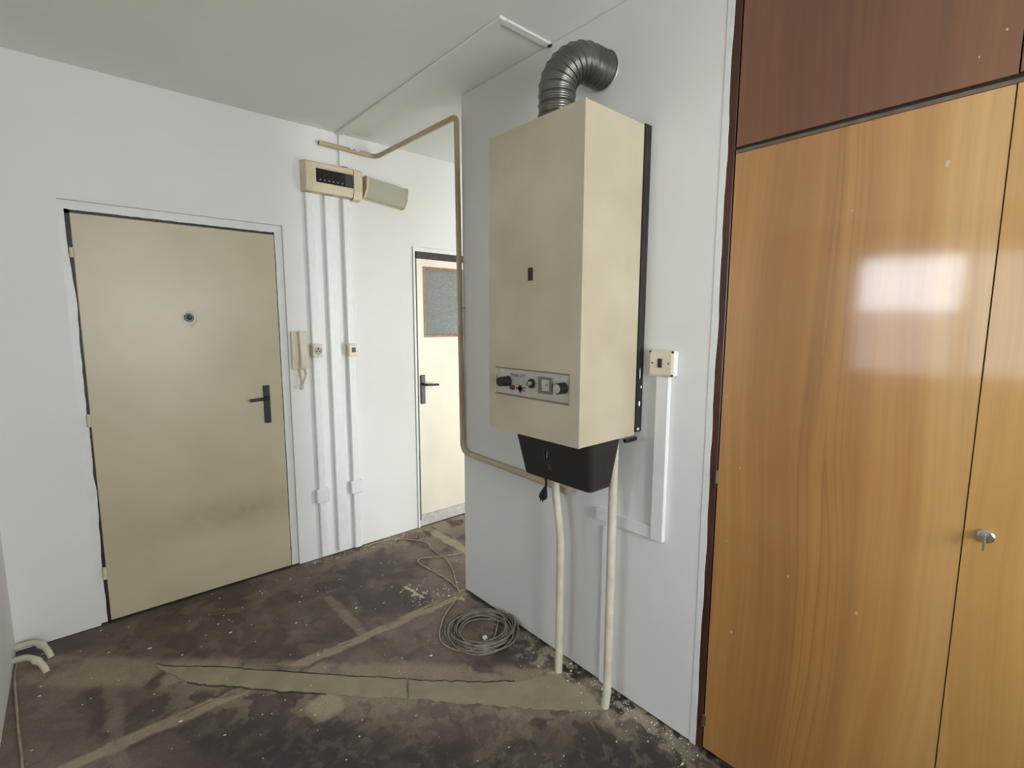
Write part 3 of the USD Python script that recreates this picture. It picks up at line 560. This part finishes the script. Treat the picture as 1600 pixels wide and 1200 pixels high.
obj('end_cap', tilt(prof_x(lpo, 1.720, 1.734)), CREAM, lm); obj('end_cap', tilt(prof_x(lpo, 1.998, 2.005)), CREAM, lm)
obj('bulb', sphere((1.83, D-.080, 2.318), .001), DIALW, lm, True) if False else None

def ridge(x0, x1, z0, z1, d=.022):
    return bx(x0, x1, D-d, D, z0, z1, .0035)
for lab, x0, x1, zb, d, jn in (('narrow white cable trunking down the wall, leftmost of the three under the fuse box', 1.369, 1.413, .014, .024, (1.352, 1.432, .366, .452)),
                     ('widest white cable trunking, middle of the three under the fuse box', 1.477, 1.546, .018, .026, None),
                     ('narrow white cable trunking, rightmost of the three under the fuse box', 1.588, 1.634, .006, .026, (1.570, 1.652, .378, .460))):
    t = thing('wall_trunking', lab, 'trunking', group='trunking under the fuse box')
    obj('channel', ridge(x0, x1, zb, 2.2205 if x1 < 1.5 else 2.219, d), TRUNK, t)
    obj('lid', bx(x0+.004, x1-.004, D-d-.002, D-d+.001, zb+.002, 2.216, .0008), TRUNK, t)
    if jn: obj('junction_cover', bx(jn[0], jn[1], D-d-.012, D-.001, jn[2], jn[3], .006), TRUNK, t)
ct = thing('ceiling_trunking', 'thin white cable trunking running from the fuse box across the ceiling to the boiler wall', 'trunking')
obj('wall_run', bx(1.584, 1.630, D-.013, D, 2.405, H-.001, .002), TRUNK, ct)
obj('ceiling_run', bx(1.566, 1.602, 1.502, D-.0135, H-.011, H, .003), CEIL, ct)
obj('cross_run', bx(1.6025, W-.004, 1.502, 1.536, H-.009, H, .003), CEIL, ct)
obj('cable_hole', sphere((W-.006, 1.512, H-.010), .009, (.7, 1.3, .7)), DARKGAP, ct, True)

ip = thing('intercom_handset', 'cream wall intercom phone beside the entrance door', 'intercom')
obj('base', bx(1.253, 1.338, D-.022, D, 1.200, 1.424, .004), CREAM2, ip)
hs = hull(rrect(1.288, 1.336, D-.046, D-.0225, .008, 1.208)+rrect(1.288, 1.336, D-.058, D-.0225, .010, 1.240)+rrect(1.290, 1.335, D-.054, D-.0225, .010, 1.300))
hs2 = hull(rrect(1.290, 1.335, D-.054, D-.0225, .010, 1.300)+rrect(1.290, 1.335, D-.050, D-.0225, .010, 1.345))
hs3 = hull(rrect(1.290, 1.335, D-.050, D-.0225, .010, 1.345)+rrect(1.286, 1.337, D-.056, D-.0225, .010, 1.395)+rrect(1.288, 1.336, D-.050, D-.0225, .010, 1.424))
obj('handset', cat_(hs, hs2, hs3), CREAM2, ip, 40)
axis = smooth_path([(1.318, D-.034, 1.208), (1.322, D-.036, 1.175), (1.306, D-.036, 1.130), (1.292, D-.034, 1.095), (1.297, D-.032, 1.083), (1.303, D-.028, 1.098), (1.296, D-.026, 1.150), (1.290, D-.024, 1.199)], 60)
tt = np.arange(len(axis)); coil = axis+.0042*np.c_[np.cos(tt*.9), np.sin(tt*.9), np.zeros(len(tt))]
obj('curly_cord', tube(coil, .0021, 6), CREAM2, ip, True)
so = thing('wall_socket', 'small white power socket on the leftmost trunking beside the intercom', 'socket')
obj('box', bx(1.358, 1.414, D-.068, D-.0245, 1.271, 1.349, .003), CREAM2, so)
obj('recess', lathe_y(1.388, 1.310, [(.0225, D-.068), (.0225, D-.0705), (.0200, D-.0705), (.0185, D-.0684), (.0001, D-.0683)]), plain('socket_grey', (.42, .41, .38), .4), so, 30)
obj('contact', cat_(cyl((1.380, D-.069, 1.306), (1.380, D-.0705, 1.306), .0035, 10), cyl((1.397, D-.069, 1.306), (1.397, D-.0705, 1.306), .0035, 10), cyl((1.388, D-.069, 1.321), (1.388, D-.076, 1.321), .003, 10)), BLACK, so, 30)
sw = thing('wall_switch', 'small white switch with a dark square rocker on the rightmost trunking', 'switch')
obj('box', bx(1.578, 1.637, D-.060, D-.0265, 1.268, 1.344, .005), CREAM2, sw)
obj('rocker', bx(1.598, 1.622, D-.063, D-.0595, 1.292, 1.322, .001), plain('rocker_brown', (.022, .012, .008), .3), sw)

# ------------------------------------------------------------------ things on the floor
cc = thing('cable_coil', 'loosely coiled grey cable lying on the floor against the boiler wall', 'cable')
r0 = .0038; pts = []
c0 = V([1.672, 1.762]); loops = 15
for i in range(loops*36):
    a = i/36*2*math.pi; l = i/36
    rad = .098+.062*abs(math.sin(l*1.35+.4))+.006*math.sin(l*5.1)
    off = V([math.sin(l*.9)*.014, math.cos(l*1.3)*.016])
    z = r0+.0015+.030*min(1, l/loops)*(.6+.4*math.sin(a*1.0+l))+.004*math.sin(3*a+l)
    pts.append((c0[0]+off[0]+rad*math.cos(a)*.98, c0[1]+off[1]+rad*math.sin(a), max(z, r0+.0008)))
pts = np.array(pts); pts[:, 0] = np.minimum(pts[:, 0], W-.012)
obj('cable', tube(pts, r0, 7), CABLE, cc, True)
tail = [tuple(pts[0]), (1.64, 1.66, r0+.001), (1.52, 1.70, r0+.001), (1.478, 1.79, r0+.001), (1.50, 1.87, r0+.001), (1.60, 1.98, r0+.001), (1.72, 2.06, r0+.001), (1.790, 2.118, r0+.001), (1.812, 2.20, r0+.001),
        (1.815, 2.33, r0+.001), (1.80, 2.47, r0+.001), (1.800, 2.57, r0+.001), (1.845, 2.60, r0+.001), (1.93, 2.545, r0+.001), (2.02, 2.505, r0+.001), (2.12, 2.485, r0+.001)]
tail2 = [(1.790, 2.13, r0*2+.0015), (1.86, 2.26, r0+.001), (1.925, 2.40, r0+.001), (1.95, 2.50, r0+.006), (1.955, 2.60, r0+.001), (1.965, 2.70, r0+.001), (1.985, 2.76, r0+.001), (1.94, 2.86, r0+.001), (1.86, 2.95, r0+.001), (1.74, 2.99, r0+.001), (1.65, 2.985, r0+.001)]
obj('loose_end', cat_(tube(smooth_path(tail, 10), r0, 7), tube(smooth_path(tail2, 10), r0*.95, 7)), CABLE2, cc, True)
obj('tape', cat_(bx(1.628, 1.648, 1.688, 1.706, .012, .026, .003)), plain('white_tape', (.62, .62, .58), .5), cc)
obj('plug_end', cat_(hull(rrect(1.535, 1.555, 1.70, 1.716, .004, .002)+rrect(1.537, 1.553, 1.702, 1.714, .004, .014))), CABLE, cc)
lc = obj('loose_cable', tube(smooth_path([(.012, 2.93, .006), (.010, 2.80, .006), (.030, 2.56, .006), (.046, 2.38, .006), (.064, 2.20, .006), (.07, 2.0, .006), (.05, 1.7, .006), (.02, 1.2, .006)], 10), .0042, 7), CABLE2, None, True, 'thin beige cable lying along the foot of the left wall', 'cable')
for lab, pts_ in (('capped white pipe end by the left wall, the one nearer the entrance door', [(.001, 2.985, .040), (.055, 2.960, .052), (.092, 2.925, .046), (.112, 2.895, .020), (.120, 2.880, -.004)]),
                  ('capped white pipe end by the left wall, the one nearer the camera', [(.001, 2.880, .036), (.045, 2.852, .046), (.080, 2.810, .040), (.100, 2.780, .018), (.108, 2.765, -.004)])):
    t = thing('pipe_stub', lab, 'pipe', group='pipe stubs by the left wall')
    obj('pipe', tube(smooth_path(pts_, 8), .0125, 12), PIPE, t, 40)
    obj('nut', cyl(V(pts_[2])+V([-.008, .008, 0]), V(pts_[2])+V([.008, -.009, -.006]), .0155, 8), PIPE, t)

# paint flakes and crumbs, uncountable
fk = []
def flake(x, y, s, z=.0015):
    kk = rng.integers(4, 7); a = np.sort(rng.random(kk))*2*math.pi; rr = s*(.5+.6*rng.random(kk))
    pz = np.c_[x+rr*np.cos(a), y+rr*np.sin(a)*.7, np.full(kk, .0)]
    top = pz.copy(); top[:, 2] = z+rng.random(kk)*s*.35; bot = pz.copy(); bot[:, 2] = .0002
    try: fk.append(hull(np.vstack([top, bot])))
    except Exception: pass
for _ in range(330): flake(rng.uniform(.06, 2.3), rng.uniform(.9, 3.0), rng.uniform(.0018, .0048)*(1.7 if rng.random() < .12 else 1))
for _ in range(170):
    yv = rng.uniform(.72, 1.5); flake(W-.012-abs(rng.normal(0, .06)), yv, rng.uniform(.0014, .0045)*(2.0 if rng.random() < .12 else 1))
for _ in range(110): flake(1.25+rng.random()*.75, D-.012-abs(rng.normal(0, .05)), rng.uniform(.0016, .0055))
for _ in range(60): flake(rng.normal(1.65, .09), rng.normal(2.22, .08), rng.uniform(.002, .007))
for px_, py_ in ((.63, 2.52), (.455, 2.66), (.76, 2.55), (1.02, 2.42), (1.30, 2.35), (.83, 2.40), (1.10, 2.60), (1.73, 2.13)): flake(px_, py_, .0085)
fk = [f for f in fk if f.bounds[1][0] < W-.001 or f.bounds[0][1] > C+.01]
fk = [f for f in fk if not (f.bounds[1][1] > D-.001)]
obj('paint_flakes', cat_(fk), FLAKE, None, False, 'white paint flakes and plaster crumbs scattered over the dark floor', 'paint flakes', 'stuff')
